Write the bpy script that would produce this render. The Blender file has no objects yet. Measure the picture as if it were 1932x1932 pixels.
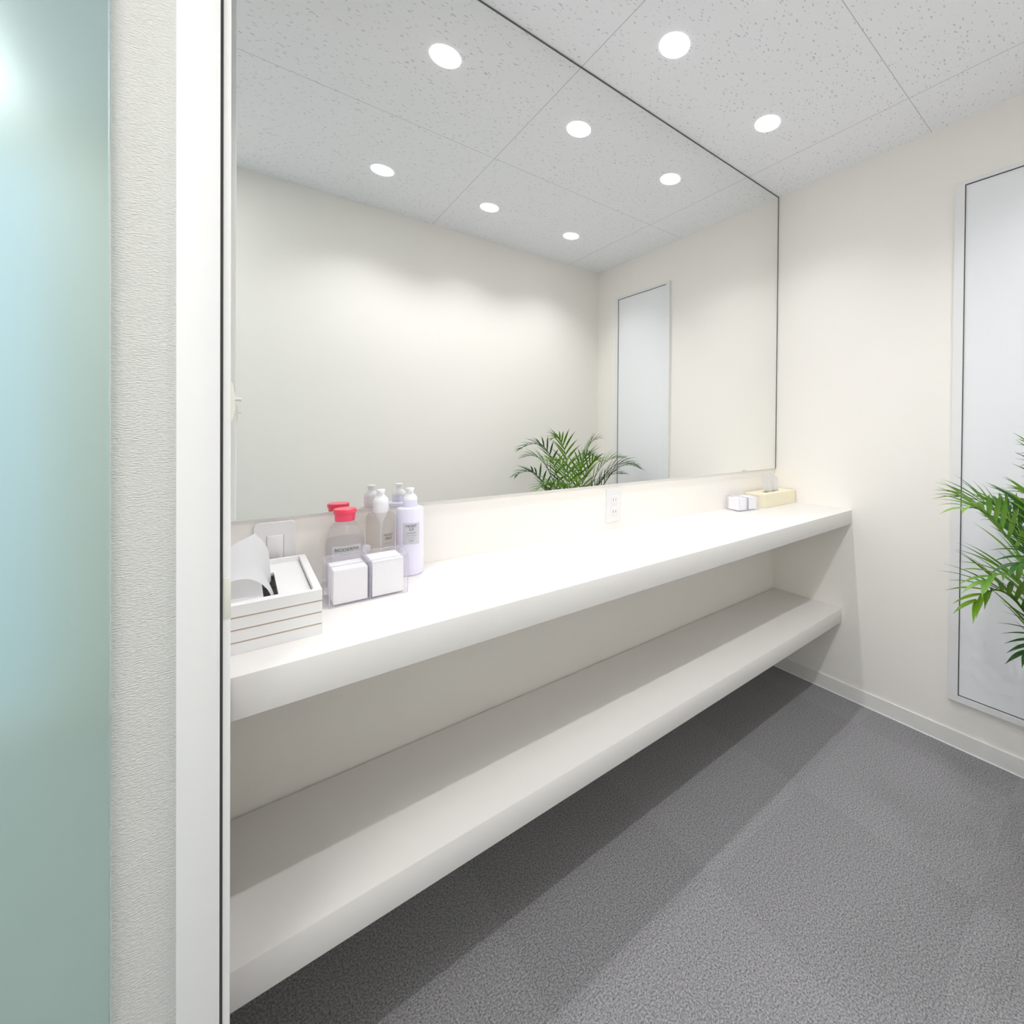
import bpy, bmesh, math, random
from mathutils import Vector, Matrix
random.seed(7)
C = bpy.context.scene.collection
PI = math.pi

# ------------------------------------------------------------ measures (metres)
H = 2.5            # ceiling height
L = 2.160          # end wall x
W = 1.582          # room width, mirror wall y=0 to opposite wall y=-W
CAM = (0.0, -1.2659, 1.2623)

# ------------------------------------------------------------ camera
cd = bpy.data.cameras.new('camera'); cam = bpy.data.objects.new('camera', cd); C.objects.link(cam)
bpy.context.scene.camera = cam
f, cx, cy = 835.46, 1180.0, 815.03
cd.sensor_width = 36; cd.sensor_fit = 'HORIZONTAL'; cd.lens = f / 1932 * 36
cd.shift_x = (966 - cx) / 1932; cd.shift_y = (cy - 966) / 1932
cd.clip_start = 0.02
th, pit, rol = math.radians(40.947), math.radians(-0.4597), math.radians(0.4992)
fw = Vector((math.sin(th), math.cos(th), 0)); rt = Vector((math.cos(th), -math.sin(th), 0)); up = Vector((0, 0, 1))
fw, up = fw*math.cos(pit)+up*math.sin(pit), up*math.cos(pit)-fw*math.sin(pit)
rt, up = rt*math.cos(rol)+up*math.sin(rol), up*math.cos(rol)-rt*math.sin(rol)
M = Matrix((rt, up, -fw)).transposed().to_4x4(); M.translation = Vector(CAM)
cam.matrix_world = M

# ------------------------------------------------------------ world, exposure
sc = bpy.context.scene
w = bpy.data.worlds.new('world'); sc.world = w; w.use_nodes = True
nt = w.node_tree; nt.nodes.clear()
o_ = nt.nodes.new('ShaderNodeOutputWorld'); bg = nt.nodes.new('ShaderNodeBackground')
tc = nt.nodes.new('ShaderNodeTexCoord'); sp = nt.nodes.new('ShaderNodeSeparateXYZ'); mr = nt.nodes.new('ShaderNodeMapRange')
cr = nt.nodes.new('ShaderNodeValToRGB')
nt.links.new(tc.outputs['Generated'], sp.inputs[0]); nt.links.new(sp.outputs['Z'], mr.inputs[0])
mr.inputs[1].default_value = -0.35; mr.inputs[2].default_value = 0.35
nt.links.new(mr.outputs[0], cr.inputs[0]); nt.links.new(cr.outputs[0], bg.inputs[0]); nt.links.new(bg.outputs[0], o_.inputs[0])
cr.color_ramp.elements[0].color = (0.44, 0.56, 0.60, 1); cr.color_ramp.elements[1].color = (0.74, 0.90, 1.0, 1)
bg.inputs[1].default_value = 0.53
SPOT = 9.2; SPOT_FAR = 10.5
def area(name, loc, size, energy, col, rot=(0, 0, 0)):
    ld = bpy.data.lights.new(name, 'AREA'); ld.shape = 'RECTANGLE'; ld.size, ld.size_y = size; ld.energy = energy; ld.color = col
    o = bpy.data.objects.new(name, ld); C.objects.link(o); o.location = loc; o.rotation_euler = rot; return o
area('corridor_fill_light', (-0.85, -1.15, 2.48), (0.9, 0.6), 8.5, (1, 0.985, 0.96))  # added fill without a fixture, brightens the door casing and the room
area('glazed_space_fill_light', (-0.95, 1.05, 2.48), (0.6, 0.9), 2.6, (0.95, 0.98, 1))  # added fill behind the glass, brightens its upper left
sc.view_settings.view_transform = 'Standard'; sc.view_settings.look = 'None'
sc.view_settings.gamma = 1; sc.view_settings.exposure = 1.0; sc.view_settings.use_curve_mapping = False
sc.cycles.diffuse_bounces = 8; sc.cycles.glossy_bounces = 8; sc.cycles.transparent_max_bounces = 24; sc.cycles.max_bounces = 16
sc.cycles.sample_clamp_indirect = 6

# ------------------------------------------------------------ materials
def mat(name, col, rough=0.5, metal=0.0, spec=0.5, emit=None, es=0):
    m = bpy.data.materials.new(name); m.use_nodes = True
    b = m.node_tree.nodes['Principled BSDF']
    b.inputs['Base Color'].default_value = (*col, 1); b.inputs['Roughness'].default_value = rough
    b.inputs['Metallic'].default_value = metal; b.inputs['Specular IOR Level'].default_value = spec
    if emit: b.inputs['Emission Color'].default_value = (*emit, 1); b.inputs['Emission Strength'].default_value = es
    return m
def bump(m, scale, strength, dist=0.002, stretch=(1, 1, 1), detail=3):
    n = m.node_tree; b = n.nodes['Principled BSDF']
    t = n.nodes.new('ShaderNodeTexCoord'); mp = n.nodes.new('ShaderNodeMapping'); no = n.nodes.new('ShaderNodeTexNoise'); bu = n.nodes.new('ShaderNodeBump')
    mp.inputs['Scale'].default_value = stretch; no.inputs['Scale'].default_value = scale; no.inputs['Detail'].default_value = detail
    bu.inputs['Strength'].default_value = strength; bu.inputs['Distance'].default_value = dist
    n.links.new(t.outputs['Object'], mp.inputs[0]); n.links.new(mp.outputs[0], no.inputs[0]); n.links.new(no.outputs[0], bu.inputs['Height']); n.links.new(bu.outputs[0], b.inputs['Normal'])
    return m
def math_node(n, op, a, b=None):
    x = n.nodes.new('ShaderNodeMath'); x.operation = op
    for i, v in enumerate((a, b)):
        if v is None: continue
        if isinstance(v, (int, float)): x.inputs[i].default_value = v
        else: n.links.new(v, x.inputs[i])
    return x.outputs[0]
def clear(name, tint, gloss=0.05, body=0.08, bodycol=(0.9, 0.9, 0.95)):
    m = bpy.data.materials.new(name); m.use_nodes = True; n = m.node_tree; n.nodes.clear()
    out = n.nodes.new('ShaderNodeOutputMaterial'); tr = n.nodes.new('ShaderNodeBsdfTransparent'); gl = n.nodes.new('ShaderNodeBsdfGlossy')
    df = n.nodes.new('ShaderNodeBsdfDiffuse'); m1 = n.nodes.new('ShaderNodeMixShader'); m2 = n.nodes.new('ShaderNodeMixShader'); lw = n.nodes.new('ShaderNodeLayerWeight')
    tr.inputs[0].default_value = (*tint, 1); gl.inputs['Roughness'].default_value = gloss; df.inputs[0].default_value = (*bodycol, 1)
    lw.inputs[0].default_value = 0.25
    m1.inputs[0].default_value = body
    n.links.new(tr.outputs[0], m1.inputs[1]); n.links.new(df.outputs[0], m1.inputs[2])
    pw = math_node(n, 'MULTIPLY', math_node(n, 'POWER', lw.outputs['Facing'], 3.0), 0.25); n.links.new(pw, m2.inputs[0]); n.links.new(m1.outputs[0], m2.inputs[1]); n.links.new(gl.outputs[0], m2.inputs[2])
    n.links.new(m2.outputs[0], out.inputs[0]); return m

WALLC = (0.895, 0.866, 0.825)
m_wall = bump(mat('wall_paper', WALLC, 0.75, spec=0.2), 900, 0.12, 0.001)
m_paper = bump(mat('woven_wallpaper', (0.70, 0.697, 0.68), 0.8, spec=0.2), 300, 0.8, 0.002, (0.7, 1, 2.1), 1)
m_counter = mat('white_laminate', (0.81, 0.792, 0.775), 0.35, spec=0.3)
m_trim = mat('white_trim', (0.93, 0.925, 0.93), 0.45, spec=0.3)
m_base = mat('white_vinyl_skirting', (0.80, 0.79, 0.77), 0.5, spec=0.3)
m_plastic = mat('white_plastic', (0.80, 0.79, 0.80), 0.35)
m_cream = mat('cream_plastic', (0.80, 0.80, 0.72), 0.4)
m_dark = mat('dark_gap', (0.06, 0.06, 0.06), 0.6)
m_edge = mat('mirror_edge', (0.10, 0.11, 0.105), 0.4)
m_mirror = mat('mirror_glass', (0.93, 0.94, 0.925), 0.0, 1.0)
m_panel = mat('white_satin_panel', (0.85, 0.86, 0.895), 0.22, spec=0.5)
m_alu = mat('white_aluminium', (0.82, 0.82, 0.83), 0.35, spec=0.4)
m_bulb = mat('lamp_glow', (1, 1, 1), 0.4, emit=(1, 0.985, 0.96), es=6)
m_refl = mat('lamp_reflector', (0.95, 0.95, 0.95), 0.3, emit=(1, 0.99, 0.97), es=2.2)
m_tissue = mat('tissue_paper', (0.93, 0.93, 0.94), 0.9, spec=0.1)
_n = m_tissue.node_tree; _t = _n.nodes.new('ShaderNodeBsdfTranslucent'); _t.inputs[0].default_value = (.93, .93, .94, 1); _x = _n.nodes.new('ShaderNodeMixShader'); _x.inputs[0].default_value = .4
_n.links.new(_n.nodes['Principled BSDF'].outputs[0], _x.inputs[1]); _n.links.new(_t.outputs[0], _x.inputs[2]); _n.links.new(_x.outputs[0], _n.nodes['Material Output'].inputs[0])
m_cotton = bump(mat('cotton_pad', (0.92, 0.92, 0.92), 0.95, spec=0.1), 120, 0.15, 0.001)
m_boxw = mat('white_lacquer', (0.89, 0.885, 0.89), 0.4)
m_tan = mat('tan_groove', (0.50, 0.40, 0.31), 0.7)
m_creambox = mat('cream_card', (0.86, 0.80, 0.62), 0.5)
m_red = mat('red_cap', (0.95, 0.075, 0.15), 0.3)
m_lav = mat('lavender_plastic', (0.80, 0.78, 0.94), 0.35)
m_pump = mat('pump_white', (0.90, 0.90, 0.94), 0.35)
m_label = mat('label_white', (0.90, 0.90, 0.92), 0.5)
m_ink = mat('label_ink', (0.10, 0.10, 0.12), 0.6)
m_acry = clear('clear_acrylic', (0.993, 0.99, 0.997), 0.03, 0.06, (0.92, 0.91, 0.98))
m_acre = clear('acrylic_edge', (0.93, 0.93, 0.96), 0.1, 0.35, (0.78, 0.78, 0.84))
m_pet = clear('clear_bottle', (0.95, 0.95, 0.95), 0.03, 0.05)
m_gel = clear('clear_gel', (0.90, 0.89, 0.87), 0.05, 0.12, (0.8, 0.78, 0.76))
m_pot = mat('white_pot', (0.8, 0.8, 0.78), 0.4)
m_soil = bump(mat('soil', (0.05, 0.035, 0.025), 0.95), 80, 1, 0.01)
m_stem = mat('green_stem', (0.24, 0.36, 0.08), 0.5)

def leafmat(name, c1, c2):
    m = mat(name, c1, 0.42, spec=0.35); n = m.node_tree; b = n.nodes['Principled BSDF']
    t = n.nodes.new('ShaderNodeTexCoord'); no = n.nodes.new('ShaderNodeTexNoise'); r = n.nodes.new('ShaderNodeValToRGB')
    no.inputs['Scale'].default_value = 9; n.links.new(t.outputs['Object'], no.inputs[0]); n.links.new(no.outputs[0], r.inputs[0])
    r.color_ramp.elements[0].position = .35; r.color_ramp.elements[1].position = .65
    r.color_ramp.elements[0].color = (*c1, 1); r.color_ramp.elements[1].color = (*c2, 1); n.links.new(r.outputs[0], b.inputs['Base Color'])
    tl = n.nodes.new('ShaderNodeBsdfTranslucent'); n.links.new(r.outputs[0], tl.inputs[0]); mx = n.nodes.new('ShaderNodeMixShader'); mx.inputs[0].default_value = 0.3
    out = n.nodes['Material Output']; n.links.new(b.outputs[0], mx.inputs[1]); n.links.new(tl.outputs[0], mx.inputs[2]); n.links.new(mx.outputs[0], out.inputs[0])
    return m
m_leaf = [leafmat('palm_leaf_mid', (0.06, 0.17, 0.005), (0.17, 0.33, 0.015)), leafmat('palm_leaf_dark', (0.015, 0.07, 0.015), (0.05, 0.16, 0.025)), leafmat('palm_leaf_light', (0.13, 0.30, 0.035), (0.27, 0.46, 0.09))]

# ceiling board with pits and joints
m_ceil = mat('pitted_ceiling_board', (0.80, 0.80, 0.80), 0.9, spec=0.1)
n = m_ceil.node_tree; b = n.nodes['Principled BSDF']
geo = n.nodes.new('ShaderNodeNewGeometry'); sx = n.nodes.new('ShaderNodeSeparateXYZ'); n.links.new(geo.outputs['Position'], sx.inputs[0])
X, Y = sx.outputs['X'], sx.outputs['Y']
def near(v, c, hw): return math_node(n, 'LESS_THAN', math_node(n, 'ABSOLUTE', math_node(n, 'SUBTRACT', v, c)), hw)
jl = math_node(n, 'MAXIMUM', near(X, 0.880, 0.0011), math_node(n, 'MAXIMUM', near(X, 1.875, 0.0011), near(Y, -0.6976, 0.0011)))
def specks(rot, scale, thr, seed):
    mp = n.nodes.new('ShaderNodeMapping'); mp.inputs['Rotation'].default_value = (0, 0, rot); mp.inputs['Scale'].default_value = (0.33, 1, 1); mp.inputs['Location'].default_value = (seed, seed*2, 0)
    dn = n.nodes.new('ShaderNodeTexNoise'); dn.inputs['Scale'].default_value = 40
    n.links.new(geo.outputs['Position'], dn.inputs[0])
    ad = n.nodes.new('ShaderNodeVectorMath'); ad.operation = 'MULTIPLY_ADD'; n.links.new(dn.outputs['Color'], ad.inputs[0]); ad.inputs[1].default_value = (.02, .02, 0)
    n.links.new(geo.outputs['Position'], ad.inputs[2]); n.links.new(ad.outputs[0], mp.inputs[0])
    v = n.nodes.new('ShaderNodeTexVoronoi'); v.inputs['Scale'].default_value = scale; v.inputs['Randomness'].default_value = 1; v.voronoi_dimensions = '2D'
    n.links.new(mp.outputs[0], v.inputs['Vector'])
    sr = n.nodes.new('ShaderNodeSeparateColor'); n.links.new(v.outputs['Color'], sr.inputs[0])
    size = math_node(n, 'MULTIPLY', math_node(n, 'POWER', sr.outputs[0], 3.2), thr)
    return math_node(n, 'LESS_THAN', v.outputs['Distance'], size)
s1 = specks(0.3, 95, 0.19, 0.3); s2 = specks(1.2, 85, 0.18, 5.1)
mask = math_node(n, 'MAXIMUM', s1, s2)
mx = n.nodes.new('ShaderNodeMix'); mx.data_type = 'RGBA'; mx.inputs[6].default_value = (0.89, 0.90, 0.94, 1); mx.inputs[7].default_value = (0.62, 0.62, 0.64, 1); n.links.new(mask, mx.inputs[0])
mx2 = n.nodes.new('ShaderNodeMix'); mx2.data_type = 'RGBA'; mx2.inputs[7].default_value = (0.50, 0.50, 0.49, 1); n.links.new(jl, mx2.inputs[0]); n.links.new(mx.outputs[2], mx2.inputs[6])
n.links.new(mx2.outputs[2], b.inputs['Base Color'])

# grey carpet tiles
m_floor = mat('grey_carpet', (0.2, 0.2, 0.2), 0.95, spec=0.1)
n = m_floor.node_tree; b = n.nodes['Principled BSDF']
geo = n.nodes.new('ShaderNodeNewGeometry')
no = n.nodes.new('ShaderNodeTexNoise'); no.inputs['Scale'].default_value = 230; no.inputs['Detail'].default_value = 5; no.inputs['Roughness'].default_value = .8
r = n.nodes.new('ShaderNodeValToRGB'); r.color_ramp.elements[0].position = .36; r.color_ramp.elements[1].position = .64
r.color_ramp.elements[0].color = (0.09, 0.09, 0.095, 1); r.color_ramp.elements[1].color = (0.47, 0.46, 0.48, 1)
ck = n.nodes.new('ShaderNodeTexChecker'); ck.inputs['Scale'].default_value = 2.0; ck.inputs[1].default_value = (1, 1, 1, 1); ck.inputs[2].default_value = (0.94, 0.94, 0.94, 1)
ml = n.nodes.new('ShaderNodeMix'); ml.data_type = 'RGBA'; ml.blend_type = 'MULTIPLY'; ml.inputs[0].default_value = 1
n.links.new(geo.outputs['Position'], no.inputs[0]); n.links.new(geo.outputs['Position'], ck.inputs[0]); n.links.new(no.outputs[0], r.inputs[0])
n.links.new(r.outputs[0], ml.inputs[6]); n.links.new(ck.outputs[0], ml.inputs[7]); n.links.new(ml.outputs[2], b.inputs['Base Color'])
bu = n.nodes.new('ShaderNodeBump'); bu.inputs['Strength'].default_value = .3; bu.inputs['Distance'].default_value = .002
n.links.new(no.outputs[0], bu.inputs['Height']); n.links.new(bu.outputs[0], b.inputs['Normal'])

# frosted glass
m_frost = bpy.data.materials.new('frosted_green_glass'); m_frost.use_nodes = True
b = m_frost.node_tree.nodes['Principled BSDF']
b.inputs['Base Color'].default_value = (0.80, 0.93, 0.90, 1); b.inputs['Roughness'].default_value = 0.34; b.inputs['Transmission Weight'].default_value = 1; b.inputs['IOR'].default_value = 1.25

# ------------------------------------------------------------ mesh helpers
def add_box(bm, x0, y0, z0, x1, y1, z1, bev=0, seg=2):
    r = bmesh.ops.create_cube(bm, size=1)
    vs = r['verts']
    for v in vs:
        v.co = Vector(((x0+x1)/2 + v.co.x*(x1-x0), (y0+y1)/2 + v.co.y*(y1-y0), (z0+z1)/2 + v.co.z*(z1-z0)))
    if bev:
        es = list({e for v in vs for e in v.link_edges})
        bmesh.ops.bevel(bm, geom=es, offset=bev, segments=seg, affect='EDGES', profile=0.5)
def add_lathe(bm, prof, seg=32, sx=1, sy=1, c=(0, 0), cap=True):
    rings = []
    for r_, z in prof:
        rings.append([bm.verts.new((c[0]+r_*sx*math.cos(2*PI*i/seg), c[1]+r_*sy*math.sin(2*PI*i/seg), z)) for i in range(seg)])
    for a, b_ in zip(rings, rings[1:]):
        for i in range(seg):
            bm.faces.new((a[i], a[(i+1) % seg], b_[(i+1) % seg], b_[i]))
    if cap:
        bm.faces.new(rings[0][::-1]); bm.faces.new(rings[-1])
def add_tube(bm, pts, rad, seg=8):
    rings = []
    for i, p in enumerate(pts):
        d = (pts[min(i+1, len(pts)-1)] - pts[max(i-1, 0)]).normalized()
        a = d.cross(Vector((0, 0, 1)));  a = a.normalized() if a.length > 1e-4 else Vector((1, 0, 0)); b_ = d.cross(a)
        rr = rad[i] if isinstance(rad, (list, tuple)) else rad
        rings.append([bm.verts.new(p + (a*math.cos(2*PI*k/seg) + b_*math.sin(2*PI*k/seg))*rr) for k in range(seg)])
    for a, b_ in zip(rings, rings[1:]):
        for k in range(seg): bm.faces.new((a[k], a[(k+1) % seg], b_[(k+1) % seg], b_[k]))
    bm.faces.new(rings[0][::-1]); bm.faces.new(rings[-1])
def rrect(bm, x0, z0, x1, z1, y0, y1, r_, seg=6):
    """rounded-rectangle plate in the xz plane between y0 (back) and y1 (front)"""
    pts = []
    for cx_, cz_, a0 in ((x1-r_, z1-r_, 0), (x0+r_, z1-r_, 90), (x0+r_, z0+r_, 180), (x1-r_, z0+r_, 270)):
        for i in range(seg+1):
            a = math.radians(a0+90*i/seg); pts.append((cx_+r_*math.cos(a), cz_+r_*math.sin(a)))
    def ring(ins, y):
        mx_, mz_ = (x0+x1)/2, (z0+z1)/2
        return [bm.verts.new((mx_+(px-mx_)*(1-ins/((x1-x0)/2)), y, mz_+(pz-mz_)*(1-ins/((z1-z0)/2)))) for px, pz in pts]
    R = [ring(0, y0), ring(0, y0+(y1-y0)*.6), ring(0.0012, y1)]
    for a, b_ in zip(R, R[1:]):
        for i in range(len(pts)): bm.faces.new((a[i], a[(i+1) % len(pts)], b_[(i+1) % len(pts)], b_[i]))
    bm.faces.new(R[0][::-1]); bm.faces.new(R[-1])
def obj(name, bm, m, parent=None, smooth=False):
    bmesh.ops.recalc_face_normals(bm, faces=bm.faces)
    me = bpy.data.meshes.new(name); bm.to_mesh(me); bm.free()
    if m: me.materials.append(m)
    if smooth:
        for p in me.polygons: p.use_smooth = True
        try: me.set_sharp_from_angle(angle=math.radians(35))
        except Exception: pass
    o = bpy.data.objects.new(name, me); C.objects.link(o)
    if parent: o.parent = parent
    return o
def box(name, a, b_, m, parent=None, bev=0):
    bm = bmesh.new(); add_box(bm, *a, *b_, bev); return obj(name, bm, m, parent, bev > 0)
def struct(o): o['kind'] = 'structure'; return o
def tag(o, label, cat, group=None):
    o['label'] = label; o['category'] = cat
    if group: o['group'] = group
    return o
def thing(name, loc, label, cat, group=None, rz=0):
    o = bpy.data.objects.new(name, None); C.objects.link(o); o.location = loc; o.rotation_euler = (0, 0, rz); o.empty_display_size = .05
    return tag(o, label, cat, group)
def text(name, s, size, parent, loc, m, rot=(PI/2, 0, 0), align='CENTER', bend=None):
    cu = bpy.data.curves.new(name, 'FONT'); cu.body = s; cu.size = size; cu.align_x = align; cu.extrude = 0.0001
    t = bpy.data.objects.new(name, cu); C.objects.link(t)
    dg = bpy.context.evaluated_depsgraph_get(); me = bpy.data.meshes.new_from_object(t.evaluated_get(dg))
    bpy.data.objects.remove(t); bpy.data.curves.remove(cu)
    Rm = Matrix.Rotation(rot[2], 4, 'Z') @ Matrix.Rotation(rot[0], 4, 'X')
    me.transform(Matrix.Translation(loc) @ Rm)
    if bend:      # wrap round an upright (elliptic) bottle of radii bend
        for v in me.vertices:
            a = (v.co.x-loc[0])/bend[0]; v.co.x = loc[0] + bend[0]*math.sin(a); v.co.y = loc[1] + bend[1]*(1-math.cos(a)) + (v.co.y-loc[1])
    me.materials.clear(); me.materials.append(m)
    o = bpy.data.objects.new(name, me); C.objects.link(o); o.parent = parent; return o

# ------------------------------------------------------------ structure
LAMPS = [(0.5135, -0.2753), (1.0548, -0.2753), (1.6052, -0.2753), (0.5135, -1.150), (1.0548, -1.150), (1.6052, -1.150)]
XL = -1.7; YB = 1.6; PX = -0.121
struct(box('floor', (XL-.1, -W-.1, -0.08), (L+.1, YB+.1, 0), m_floor))
bm = bmesh.new(); add_box(bm, XL-.1, -W-.1, H, L+.1, YB+.1, H+.15)
ceil = obj('ceiling', bm, m_ceil)
bm = bmesh.new()
for x, y in LAMPS: add_lathe(bm, [(0.0415, H-.05), (0.0415, H+.07)], 48, c=(x, y))
cut = obj('ceiling_cut', bm, m_refl)
md = ceil.modifiers.new('holes', 'BOOLEAN'); md.operation = 'DIFFERENCE'; md.object = cut; md.solver = 'EXACT'
dg = bpy.context.evaluated_depsgraph_get(); me = bpy.data.meshes.new_from_object(ceil.evaluated_get(dg))
ceil.modifiers.clear(); ceil.data = me; bpy.data.objects.remove(cut); struct(ceil)
struct(box('wall_back', (PX, 0, 0), (L, 0.1, H), m_wall))
struct(box('wall_right', (L, -W, 0), (L+.1, 0.1, H), m_wall))
struct(box('wall_front', (XL-.1, -W-.1, 0), (L+.1, -W, H), m_wall))
# partition whose end faces the camera; behind it the space the frosted glass closes off
struct(box('wall_left', (PX, -0.440, 0), (-0.03, 0, H), m_paper))
struct(box('wall_glazed_space', (PX, 0.1, 0), (PX+.1, YB, H), m_wall))
bm = bmesh.new(); WX = -0.585
add_box(bm, WX, YB, 0, PX+.1, YB+.1, H); add_box(bm, XL, YB, 0, WX, YB+.1, 0.08); add_box(bm, XL, YB, 2.35, WX, YB+.1, H)
struct(obj('wall_window_side', bm, m_wall))
bm = bmesh.new(); add_box(bm, XL-.1, -W, 0, XL, -1.2, H); add_box(bm, XL-.1, -1.2, 2.3, XL, -0.35, H); add_box(bm, XL-.1, -0.35, 0, XL, YB+.1, H)
struct(obj('wall_far_left', bm, m_wall))
g = struct(box('window_1', (XL+.02, -0.448, 0.0), (PX-0.001, -0.440, H), m_frost))
struct(box('floor_glazed_fill', (XL, -0.439, 0.0), (PX-.001, YB, 0.012), mat('pale_fill_floor', (.6, .6, .58), .6)))  # pale slab added so the lower frosted glass looks brighter
# door frame on the end of the partition
struct(box('trim_1', (-0.0637, -0.452, 0), (-0.0218, -0.4405, H), m_trim, bev=.001))
struct(box('trim_2', (-0.0218, -0.4455, 0), (-0.0188, -0.4405, H), m_dark))
struct(box('trim_3', (-0.0295, -0.4404, 0), (-0.0114, -0.405, H), m_trim, bev=.001))
struct(box('trim_4', (-0.0188, -0.4450, 0), (-0.0114, -0.4406, H), m_trim))
struct(box('baseboard_right', (L-0.006, -W, 0), (L, -0.0, 0.066), m_base))
struct(box('trim_5', (L-0.0085, -W+.01, 0), (L-.0062, -0.007, 0.004), m_trim))
struct(box('baseboard_back', (-0.03, -0.006, 0), (L-.007, 0, 0.066), m_base))
struct(box('baseboard_front', (-.9, -W, 0), (L-.007, -W+.006, 0.066), m_base))

# ------------------------------------------------------------ downlights
def downlight():
    t = thing('ceiling_downlight', (0, 0, H), '', 'ceiling light', 'recessed ceiling downlights')
    bm = bmesh.new()
    prof = [(0.0413, 0.0), (0.0413, -0.0025), (0.0455, -0.0032), (0.0485, -0.0015), (0.0485, 0.0)]
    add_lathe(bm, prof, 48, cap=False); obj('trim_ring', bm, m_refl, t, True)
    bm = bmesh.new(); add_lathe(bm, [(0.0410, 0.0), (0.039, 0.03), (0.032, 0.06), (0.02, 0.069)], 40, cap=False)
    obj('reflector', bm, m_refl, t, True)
    bm = bmesh.new(); add_lathe(bm, [(0.002, 0.006), (0.016, 0.009), (0.026, 0.017), (0.030, 0.027), (0.026, 0.040), (0.014, 0.055)], 32)
    obj('bulb', bm, m_bulb, t, True)
    ld = bpy.data.lights.new('lamp_light', 'SPOT'); ld.energy = SPOT; ld.color = (0.985, 0.985, 1.0); ld.spot_size = math.radians(121); ld.spot_blend = 1.0; ld.shadow_soft_size = 0.016
    lo = bpy.data.objects.new('lamp_light', ld); C.objects.link(lo); lo.parent = t; lo.location = (0, 0, -0.006)
    return t
def dup(root, loc, label):
    r_ = root.copy(); C.objects.link(r_); r_.location = loc; r_['label'] = label
    for ch in list(root.children):
        c_ = ch.copy(); C.objects.link(c_); c_.parent = r_
    return r_
dlab = ['recessed ceiling downlight above the counter, end nearest the tissue box with brown lines',
        'recessed ceiling downlight above the middle of the counter, nearest the mirror top',
        'recessed ceiling downlight above the counter, nearest the far end wall',
        'recessed downlight of the row away from the mirror, seen leftmost in the mirror',
        'recessed downlight, middle of the row away from the mirror',
        'recessed downlight of the row away from the mirror, nearest the end wall above the palm']
d0 = downlight(); d0.location = (*LAMPS[0], H); d0['label'] = dlab[0]
for i in range(1, 6):
    dn_ = dup(d0, (*LAMPS[i], H), dlab[i])
    if i >= 3:
        lo = [c for c in dn_.children if c.type == 'LIGHT'][0]; lo.data = lo.data.copy(); lo.data.energy = SPOT_FAR

# ------------------------------------------------------------ counter, shelf, mirror
ZC, YC = 0.890, -0.3985
tag(box('vanity_counter', (-0.029, YC, ZC-0.0652), (L-.0005, -0.0005, ZC), m_counter, bev=.0012), 'long white laminate counter top running under the wall mirror', 'counter')
ZS, YS = 0.416, -0.3594
tag(box('storage_shelf', (-0.029, YS, ZS-0.0645), (L-.0005, -0.0065, ZS), m_counter, bev=.0012), 'long white open shelf mounted under the counter', 'shelf')
ZM = 1.0557
t = thing('wall_mirror', (L/2, 0, ZM), 'large frameless wall mirror above the counter reaching the ceiling', 'mirror')
X0 = -0.028 - L/2; X1 = L - .001 - L/2; Z1 = H - ZM
bm = bmesh.new(); add_box(bm, X0, -0.0070, 0.0015, X1-.006, -0.0005, Z1-.006); obj('mirror_glass', bm, m_mirror, t)
bm = bmesh.new(); add_box(bm, X0, -0.0078, Z1-.006, X1, -0.0005, Z1-.0005); add_box(bm, X1-.006, -0.0078, 0, X1, -0.0005, Z1-.0061)
e = obj('edge_strip', bm, m_edge, t); e['label'] = 'thin dark edge along the mirror top and right side'
bm = bmesh.new(); add_box(bm, X0, -0.0074, 0, X1-.0061, -0.0005, 0.0014); e = obj('lower_edge', bm, m_alu, t); e['label'] = 'thin pale lower edge'

# tall white board on the end wall
ya, yb, za, zb = -0.8181, -1.3135, 0.2175, 2.2286
t = thing('wall_panel', (L, (ya+yb)/2, za), 'tall pale satin panel in a slim white frame on the end wall behind the palm', 'wall panel')
hy = (ya-yb)/2; hz = zb-za; fwid = 0.034
bm = bmesh.new(); add_box(bm, -0.010, -hy, 0, -0.0085, hy, hz); obj('panel', bm, m_panel, t)
bm = bmesh.new()
add_box(bm, -0.018, -hy-fwid, -fwid*.75, -0.0005, -hy-.0025, hz+fwid*.5); add_box(bm, -0.018, hy+.0025, -fwid*.75, -0.0005, hy+fwid, hz+fwid*.5)
add_box(bm, -0.018, -hy-.0025, -fwid*.75, -0.0005, hy+.0025, -.0025); add_box(bm, -0.018, -hy-.0025, hz+.0025, -0.0005, hy+.0025, hz+fwid*.5)
obj('frame', bm, m_alu, t)
bm = bmesh.new()
add_box(bm, -0.0125, -hy-.0025, -.0025, -0.009, -hy, hz+.0025); add_box(bm, -0.0125, hy, -.0025, -0.009, hy+.0025, hz+.0025)
add_box(bm, -0.0125, -hy, -.0025, -0.009, hy, 0); add_box(bm, -0.0125, -hy, hz, -0.009, hy, hz+.0025)
e = obj('gasket', bm, m_dark, t); e['label'] = 'thin black gasket line inside the white frame'

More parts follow.
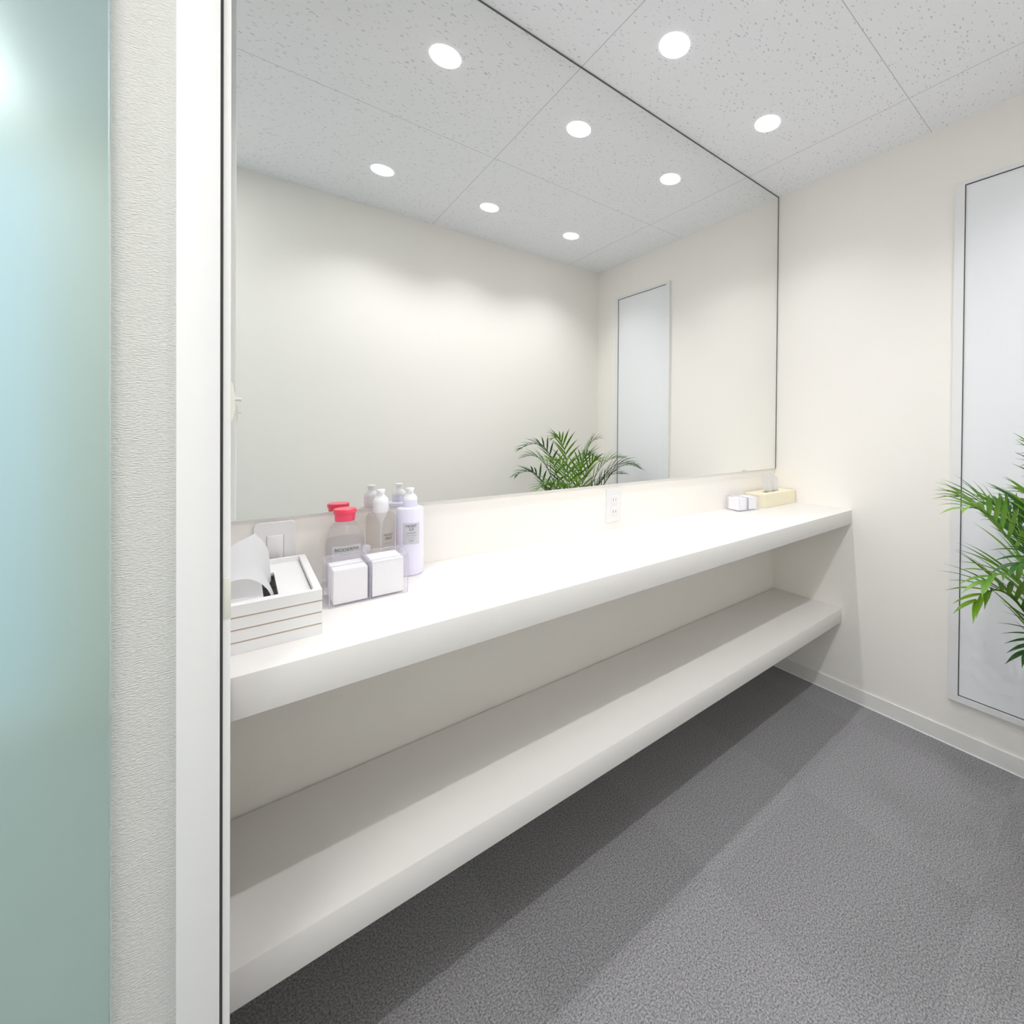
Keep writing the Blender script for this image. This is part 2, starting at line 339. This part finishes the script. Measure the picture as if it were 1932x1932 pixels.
# ------------------------------------------------------------ outlet and switch on the splash-back
t = thing('wall_outlet', (1.041, 0, 0.918), 'white double power outlet on the wall strip below the mirror', 'outlet')
bm = bmesh.new(); rrect(bm, -0.035, 0, 0.035, 0.121, -0.0003, -0.0065, 0.004); obj('cover_plate', bm, m_plastic, t, True)
for z in (0.037, 0.080):
    bm = bmesh.new()
    rrect(bm, -0.014, z-.015, 0.016, z+.018, -0.0066, -0.0078, 0.003); s_ = obj('socket', bm, m_plastic, t, True)
    bm = bmesh.new()
    for x in (-0.0055, 0.0065): add_box(bm, x-.0011, -0.0082, z-.004, x+.0011, -0.0079, z+.006)
    e = obj('slot', bm, mat('slot_grey', (0.22, 0.22, 0.22), .6), s_); e['label'] = 'pair of grey contact slots'
t = thing('switch_plate', (0.0575, 0, 0.925), 'white rounded switch plate on the wall behind the tissue box with brown lines', 'switch')
bm = bmesh.new(); rrect(bm, -0.0375, 0, 0.0375, 0.122, -0.0003, -0.010, 0.010); obj('cover_plate', bm, m_plastic, t, True)
bm = bmesh.new(); rrect(bm, -0.0145, 0.03, 0.0145, 0.092, -0.0101, -0.0125, 0.001); obj('rocker', bm, m_plastic, t, True)
bm = bmesh.new(); add_box(bm, 0.0146, -0.0104, 0.03, 0.0158, -0.0101, 0.092); add_box(bm, -0.0157, -0.0104, 0.03, -0.0146, -0.0101, 0.092)
e = obj('rocker_gap', bm, mat('gap_grey', (0.45, 0.44, 0.43), .6), t); e['label'] = 'thin grey gap beside the rocker'

# ------------------------------------------------------------ latch keepers on the door frame
t = thing('latch_keeper', (-0.0114, -0.432, 1.2955), 'cream latch plate with a small stub knob, on the white door frame at eye level', 'latch')
bm = bmesh.new()
prof = [(-.030, .0), (-.024, .0028), (-.012, .0048), (.010, .0048), (.024, .0024), (.030, 0)]
fr = [bm.verts.new((x, -0.0128, z)) for z, x in prof] + [bm.verts.new((-.004, -0.0128, .030)), bm.verts.new((-.004, -0.0128, -.030))]
bk = [bm.verts.new((v.co.x, 0.010, v.co.z)) for v in fr]
bm.faces.new(fr); bm.faces.new(bk[::-1])
for i in range(len(fr)): bm.faces.new((fr[i], bk[i], bk[(i+1) % len(fr)], fr[(i+1) % len(fr)]))
obj('plate', bm, m_cream, t)
bm = bmesh.new(); add_tube(bm, [Vector((.0045, -.003, .003)), Vector((.0115, -.003, .003)), Vector((.0118, -.003, .003))], [.0026, .0026, .0014], 14); obj('stub_knob', bm, m_plastic, t, True)
t = tag(box('strike_plate', (-0.0175, -0.4462, 0.995), (-0.0106, -0.4451, 1.051), m_cream, bev=.0003), 'small flat cream strike plate on the white door frame beside the tissue box', 'latch')

# ------------------------------------------------------------ white tissue box with brown lines
t = thing('tissue_box', (0.040, -0.172, ZC), 'white slatted tissue box with brown lines, a tissue pulled up, at near counter end', 'tissue box')
hx, hyy, hb = 0.070, 0.143, 0.080
z = 0.0
for k, h_ in enumerate((0.0180, 0.0180, 0.0180, 0.0187)):
    bm = bmesh.new()
    # each layer is a hollow frame
    for a in ((-hx, -hyy, -hx+.011, hyy), (hx-.011, -hyy, hx, hyy), (-hx+.011, -hyy, hx-.011, -hyy+.011), (-hx+.011, hyy-.011, hx-.011, hyy)):
        add_box(bm, a[0], a[1], z, a[2], a[3], z+h_)
    obj('slat_layer', bm, m_boxw, t); z += h_
    if k < 3:
        bm = bmesh.new()
        i_ = .0005
        for a in ((-hx+i_, -hyy+i_, -hx+.010, hyy-i_), (hx-.010, -hyy+i_, hx-i_, hyy-i_), (-hx+.010, -hyy+i_, hx-.010, -hyy+.010), (-hx+.010, hyy-.010, hx-.010, hyy-i_)):
            add_box(bm, a[0], a[1], z+.0001, a[2], a[3], z+.0023)
        e = obj('groove_line', bm, m_tan, t); e['label'] = 'thin brown line between two white slats'; z += .0024
top = z
bm = bmesh.new()   # inner lid, slightly sunken, with the slot left open
lz0, lz1 = top-.016, top-.010; sx0, sx1, sy0, sy1 = -0.010, 0.011, -0.090, 0.064
xi, yi = hx-.0112-.0012, hyy-.0112
add_box(bm, -xi, -yi, lz0, sx0, yi, lz1); add_box(bm, sx1, -yi, lz0, xi, yi, lz1); add_box(bm, sx0, -yi, lz0, sx1, sy0, lz1); add_box(bm, sx0, sy1, lz0, sx1, yi, lz1)
obj('inner_lid', bm, m_boxw, t)
bm = bmesh.new(); NU, NV = 16, 14; grid = []
for i in range(NU+1):
    u = i/NU; row = []
    for j in range(NV+1):
        v = j/NV
        yy = (-0.084 + 0.140*u); base = Vector((0.0025 + .003*math.sin(u*9), yy, lz0))
        yt = -0.110 + 0.195*u
        tp = Vector((-0.120 + 0.098*u, yt, lz0 + 0.020 + 0.067*math.sin(min(u*1.05, 1)*PI/2)))
        p = base.lerp(tp, v); p.z += (.036-.022*u)*math.sin(v**.75*PI); p.x += 0.010*math.sin(v*PI*.9)
        p += Vector((0, 0, .002*math.sin(u*14+v*5)))*v
        row.append(bm.verts.new(p))
    grid.append(row)
for i in range(NU):
    for j in range(NV): bm.faces.new((grid[i][j], grid[i+1][j], grid[i+1][j+1], grid[i][j+1]))
bmesh.ops.solidify(bm, geom=list(bm.faces), thickness=0.0004)
e = obj('tissue', bm, m_tissue, t, True); e['label'] = 'white tissue sheet pulled up through the slot'

# ------------------------------------------------------------ acrylic holder with cotton pads
def organizer(name, loc, sx_, sy_, h_, label, rz=0, knob=True):
    t = thing(name, loc, label, 'organizer', None, rz)
    T = .0035
    bm = bmesh.new()
    add_box(bm, -sx_/2, -sy_/2, 0, sx_/2, sy_/2, T)
    add_box(bm, -sx_/2, -sy_/2, T, sx_/2, -sy_/2+T, h_); add_box(bm, -sx_/2, sy_/2-T, T, sx_/2, sy_/2, h_)
    add_box(bm, -sx_/2, -sy_/2+T, T, -sx_/2+T, sy_/2-T, h_); add_box(bm, sx_/2-T, -sy_/2+T, T, sx_/2, sy_/2-T, h_)
    obj('acrylic_body', bm, m_acry, t)
    bm = bmesh.new()
    q = .0016
    for a in (-1, 1):
        for c_ in (-1, 1):
            X_, Y_ = a*(sx_/2-q/2+.0002), c_*(sy_/2-q/2+.0002)
            add_box(bm, X_-q/2, Y_-q/2, 0.001, X_+q/2, Y_+q/2, h_-.001)
        add_box(bm, -sx_/2, a*sy_/2-q/2, h_-q, sx_/2, a*sy_/2+q/2, h_)
        add_box(bm, -sx_/2, a*sy_/2-q/2, 0.0003, sx_/2, a*sy_/2+q/2, q)
        add_box(bm, a*sx_/2-q/2, -sy_/2, h_-q, a*sx_/2+q/2, sy_/2, h_)
    e = obj('edge', bm, m_acre, t); e['label'] = 'greyish polished acrylic edges'
    bm = bmesh.new(); add_box(bm, -.0015, -sy_/2+T, T, .0015, sy_/2-T, h_-.004); e = obj('divider', bm, m_acre, t)
    bm = bmesh.new(); add_box(bm, -sx_/2-.0005, -sy_/2-.0005, h_+.0003, sx_/2+.0005, sy_/2+.0005, h_+.003, .0006)
    lid = obj('lid', bm, m_acry, t)
    if knob:
        bm = bmesh.new(); add_lathe(bm, [(.004, h_+.0031), (.004, h_+.007), (.008, h_+.011), (.0095, h_+.016), (.008, h_+.021), (.003, h_+.024)], 20)
        e = obj('knob', bm, m_acre, lid, True)
    return t
organizer('acrylic_organizer', (0.2095, -0.152, ZC), 0.149, 0.090, 0.086, 'clear lidded acrylic box holding cotton pads beside the white tissue box')
def pads(loc, sx_, sy_, h_, label, rz=0, grp='cotton pad stacks in clear boxes'):
    t = thing('cotton_pad_stack', loc, label, 'cotton pads', grp, rz)
    bm = bmesh.new(); nlay = 12
    for k in range(nlay):
        j = random.uniform(-.0006, .0006)
        add_box(bm, -sx_/2+j, -sy_/2+sy_*k/nlay, 0, sx_/2+j, -sy_/2+sy_*(k+1)/nlay-.0001, h_+j, .0008, 1)
    obj('pads', bm, m_cotton, t, True)
pads((0.1745, -0.153, ZC+.0037), .062, .076, .070, 'white cotton pads in the left half of the near acrylic box')
pads((0.2450, -0.153, ZC+.0037), .062, .076, .076, 'white cotton pads in the right half of the near acrylic box')
organizer('acrylic_organizer', (1.7640, -0.0690, ZC), 0.126, 0.082, 0.064, 'small clear acrylic box of cotton pads beside the cream tissue box', math.radians(-9), False)
for dx, nm in ((-.0310, 'left'), (.0310, 'right')):
    pads((1.7640+dx, -0.0690 - dx*.16, ZC+.0037), .050, .066, .054, 'white cotton pads in the %s half of the far acrylic box' % nm, math.radians(-9))

# ------------------------------------------------------------ bottles
t = thing('pump_bottle', (0.3245, -0.060, ZC), 'lavender pump bottle with a white label and text on the counter', 'bottle')
bm = bmesh.new(); R = .0316
add_lathe(bm, [(R-.003, 0), (R, .004), (R, .162), (R-.0025, .1675), (R-.008, .1695), (.0145, .170)], 40); obj('bottle_body', bm, m_lav, t, True)
bm = bmesh.new(); add_lathe(bm, [(.0165, .1702), (.0165, .187)], 28); e = obj('collar', bm, m_lav, t, True)
def pump_head(t_, z0, m, k=1):
    bm = bmesh.new(); add_lathe(bm, [(.0165*k, z0), (.0160*k, z0+.006), (.0115*k, z0+.012), (.0085*k, z0+.015), (.0075*k, z0+.020), (.0095*k, z0+.0285), (.0085*k, z0+.030)], 28)
    hd = obj('pump_head', bm, m, t_, True)
    bm = bmesh.new(); add_box(bm, -.004, -.014, z0+.021, .004, -.002, z0+.0275, .001); obj('nozzle', bm, m, hd, True)
pump_head(t, .1872, m_pump)
def label_patch(t_, Rx, Ry, half, z0, z1, m=m_label, off=.0004, rot=0):
    bm = bmesh.new(); N = 14; a_ = []
    for i in range(N+1):
        a = -half + 2*half*i/N
        a_.append((bm.verts.new(((Rx+off)*math.sin(a+rot), -(Ry+off)*math.cos(a+rot), z0)), bm.verts.new(((Rx+off)*math.sin(a+rot), -(Ry+off)*math.cos(a+rot), z1))))
    for p_, q_ in zip(a_, a_[1:]): bm.faces.new((p_[0], q_[0], q_[1], p_[1]))
    bmesh.ops.solidify(bm, geom=list(bm.faces), thickness=0.0002)
    return obj('label', bm, m, t_, True)
def wrap_text(t_, s, size, z, R_, m, ang=0):
    o = text('label_text', s, size, t_, (0, -R_-.0009, z), m, bend=(R_, R_)); o.rotation_euler = (0, 0, ang); return o
ROT = math.radians(-10)
lb = label_patch(t, R, R, .62, .080, .134, rot=ROT)
for s, sz, z_ in (('MOIST', .0085, .1225), ('5.0', .008, .1145), ('moisturizing milk', .0030, .1075), ('-----------------', .0042, .1010), ('...................', .0040, .0950), ('150 mL', .0035, .0880)):
    wrap_text(lb, s, sz, z_, R, m_ink, ROT)

t = thing('pump_bottle', (0.2580, -0.058, ZC), 'clear pump bottle with a white pump between the red capped bottle and the lavender one', 'bottle')
R2 = .0308
bm = bmesh.new(); add_lathe(bm, [(R2-.003, 0), (R2, .004), (R2, .154), (R2-.003, .160), (R2-.009, .162), (.0145, .1625)], 40); obj('bottle_body', bm, m_gel, t, True)
bm = bmesh.new(); add_lathe(bm, [(.0025, .125), (.006, .140), (.0115, .152), (.0155, .163), (.0175, .168), (.0175, .188)], 28); obj('collar', bm, m_pump, t, True)
pump_head(t, .1882, m_pump, 1.04)
bm = bmesh.new(); add_lathe(bm, [(.0016, .01), (.0016, .1245)], 10); obj('dip_tube', bm, m_pump, t, True)
bt = wrap_text(t, 'MOIST\nMILK', .0085, .108, R2, m_ink, math.radians(22)); wrap_text(t, '--------------', .005, .090, R2, m_ink, math.radians(18)); wrap_text(t, '........................', .005, .078, R2, m_ink, math.radians(14))

t = thing('flip_cap_bottle', (0.1840, -0.054, ZC), 'clear bottle with a bright red flip cap and white text label behind the acrylic box', 'bottle')
bm = bmesh.new()
for i_, pr in enumerate(([(.036, 0), (.0395, .005), (.0395, .098), (.0385, .108), (.035, .122), (.029, .136), (.0225, .146), (.017, .151)],)):
    add_lathe(bm, pr, 44, 1, .78)
obj('bottle_body', bm, m_pet, t, True)
bm = bmesh.new(); add_lathe(bm, [(.034, .003), (.0375, .007), (.0375, .098), (.0365, .106), (.0345, .112)], 40, 1, .76); e = obj('liquid', bm, clear('clear_liquid', (.93, .93, .935), .03, .06), t, True)
bm = bmesh.new(); add_lathe(bm, [(.0195, .1512), (.0200, .153), (.0215, .170)], 32)
cp = obj('cap', bm, m_red, t, True)
bm = bmesh.new(); add_lathe(bm, [(.0240, .1703), (.0240, .1780), (.0225, .1795)], 32, .98, 1); obj('cap_lid', bm, m_red, cp, True)
lb = label_patch(t, .0395, .0308, .80, .020, .098)
text('label_text', 'BIODERMA', .0105, lb, (0, -.0308-.0009, .086), m_ink, bend=(.0395, .0308))
text('label_text', '..............................', .006, lb, (0, -.0308-.0009, .078), m_ink, bend=(.0395, .0308))

# ------------------------------------------------------------ cream tissue box at the far end
t = thing('tissue_box', (2.009, -0.069, ZC), 'cream tissue box with a tissue standing up, in the far corner of the counter', 'tissue box', None, math.radians(-1))
bm = bmesh.new(); hx, hyy, hb = .140, .053, .064
add_box(bm, -hx, -hyy, 0, hx, hyy, hb-.002, .002)
add_box(bm, -hx+.001, -hyy+.001, hb-.0019, hx-.001, -.012, hb); add_box(bm, -hx+.001, .012, hb-.0019, hx-.001, hyy-.001, hb)
add_box(bm, -hx+.001, -.012, hb-.0019, -.065, .012, hb); add_box(bm, .065, -.012, hb-.0019, hx-.001, .012, hb)
obj('carton', bm, m_creambox, t)
bm = bmesh.new(); add_box(bm, -.0645, -.0115, hb-.0018, .0645, .0115, hb-.0012); e = obj('slot', bm, m_dark, t); e['label'] = 'dark slot in the box top'
bm = bmesh.new(); NU, NV = 18, 10; grid = []
for i in range(NU+1):
    u = i/NU; row = []
    for j in range(NV+1):
        v = j/NV
        w_ = .055 + .014*v
        row.append(bm.verts.new((-.030*v + (u-.5)*2*w_, .009*math.sin(u*11)*(1-.3*v) + .004*v - .010*v*v, hb-.0010 + v*(.100-.040*abs(u-.45)**1.5*2))))
    grid.append(row)
for i in range(NU):
    for j in range(NV): bm.faces.new((grid[i][j], grid[i+1][j], grid[i+1][j+1], grid[i][j+1]))
bmesh.ops.solidify(bm, geom=list(bm.faces), thickness=0.0004)
obj('tissue', bm, m_tissue, t, True)

# ------------------------------------------------------------ areca palm
PB = Vector((1.68, -1.25, 0))
t = thing('potted_palm', PB, 'green potted palm with arching feathery fronds in the corner by the tall framed panel', 'potted plant')
bm = bmesh.new(); add_lathe(bm, [(.085, 0), (.092, .006), (.110, .26), (.117, .262), (.117, .285), (.107, .285), (.104, .255)], 40, cap=False)
bm.faces.new([v for v in bm.verts if abs(v.co.z) < 1e-6][::-1]); obj('pot', bm, m_pot, t, True)
bm = bmesh.new(); add_lathe(bm, [(.08, .24), (.1035, .252), (.05, .258)], 32); obj('soil', bm, m_soil, t, True)
def frond(ctrl, tip, mi, n_leaf=17, ll=.17, width=.013, start=.35, droop=.35, bx=(0, 0)):
    p0 = Vector((bx[0], bx[1], .25)); p1 = Vector(ctrl)-PB; p2 = Vector(tip)-PB
    pA = p0.lerp(p1, .55) + Vector((0, 0, .10))
    def P(s): return ((1-s)**3)*p0 + 3*((1-s)**2)*s*pA + 3*(1-s)*s*s*p1 + s**3*p2
    bm = bmesh.new()
    pts = [P(i/22) for i in range(23)]
    add_tube(bm, pts, [.0042*(1-.8*i/22) for i in range(23)], 6)
    fr = obj('frond', bm, m_leaf[mi] if mi < 3 else m_stem, t, True)
    bm = bmesh.new()
    for k in range(n_leaf):
        s = start + (1-start)*(k+.5)/n_leaf*.99
        c0 = P(s); d = (P(min(s+.02, 1))-P(s-.02)).normalized()
        side = d.cross(Vector((0, 0, 1)))
        side = side.normalized() if side.length > .05 else Vector((1, 0, 0))
        upv = side.cross(d).normalized()
        q = (s-start)/(1-start)
        for sg in (-1, 1):
            ln = ll*(.62+.5*math.sin(PI*min(1, q*.9+.12)))*random.uniform(.85, 1.1)*(1-.35*q)
            fwd = .75 + .9*q + random.uniform(-.1, .1)
            dr = (side*sg*(1.0-.55*q) + d*fwd + upv*random.uniform(.15, .45)).normalized()
            wv = dr.cross(upv).normalized(); N = 9; A = []; B = []; Cc = []
            pos = c0.copy(); dd = dr.copy()
            for i in range(N+1):
                u = i/N
                hw = width*.5*(math.sin(PI*min(1, u*.8+.14))**.8)*(1-u**3) + .0003
                A.append(bm.verts.new(pos - wv*hw + upv*hw*.35)); B.append(bm.verts.new(pos)); Cc.append(bm.verts.new(pos + wv*hw + upv*hw*.35))
                dd = (dd + Vector((0, 0, -droop*(.10+.18*u)))).normalized(); pos = pos + dd*ln/N
                pos.y = max(pos.y, -W+.012-PB.y); pos.x = min(pos.x, L-.03-PB.x)
            for i in range(N):
                bm.faces.new((A[i], B[i], B[i+1], A[i+1])); bm.faces.new((B[i], Cc[i], Cc[i+1], B[i+1]))
    lf = obj('leaflets', bm, m_leaf[mi], fr, True); return fr
#      ctrl point,             tip
FR = [((1.60, -1.16, 1.25), (1.46, -1.12, 1.195), 0, 16, .15, .35),
      ((1.52, -1.18, 1.28), (1.24, -1.14, 1.130), 1, 15, .13, .40),
      ((1.54, -1.02, 1.10), (1.34, -0.99, 1.070), 2, 18, .17, .30),
      ((1.42, -1.20, 1.08), (1.20, -1.10, 0.980), 1, 16, .15, .30),
      ((1.74, -1.18, 1.20), (1.80, -1.10, 1.190), 0, 15, .13, .35),
      ((1.84, -1.06, 1.14), (2.06, -0.97, 0.990), 1, 16, .16, .30),
      ((1.76, -1.30, 1.15), (1.98, -1.36, 1.050), 1, 15, .16, .30),
      ((1.66, -1.04, 1.10), (1.66, -0.90, 1.060), 0, 16, .16, .30),
      ((1.50, -1.08, 0.98), (1.31, -1.035, 0.905), 2, 17, .17, .30),
      ((1.52, -1.05, 0.94), (1.33, -1.015, 0.845), 0, 16, .17, .30),
      ((1.52, -1.16, 0.84), (1.38, -1.10, 0.740), 1, 14, .13, .35),
      ((1.58, -1.36, 1.14), (1.44, -1.46, 1.060), 1, 14, .14, .35),
      ((1.82, -1.10, 0.92), (2.00, -1.06, 0.820), 1, 14, .14, .35),
      ((1.84, -1.02, 1.08), (1.98, -0.92, 1.010), 1, 17, .15, .25),
      ((1.80, -1.12, 1.10), (1.94, -1.02, 1.060), 0, 18, .16, .25),
      ((1.76, -1.06, 1.00), (1.90, -0.96, 0.960), 1, 16, .15, .30)]
for i, (c_, tp, mi, nl, ll, st) in enumerate(FR):
    a = i*2.4; frond(c_, tp, mi, max(nl-3, 9), ll*1.10, .0125, st, droop=.27, bx=(.03*math.cos(a), .03*math.sin(a)))
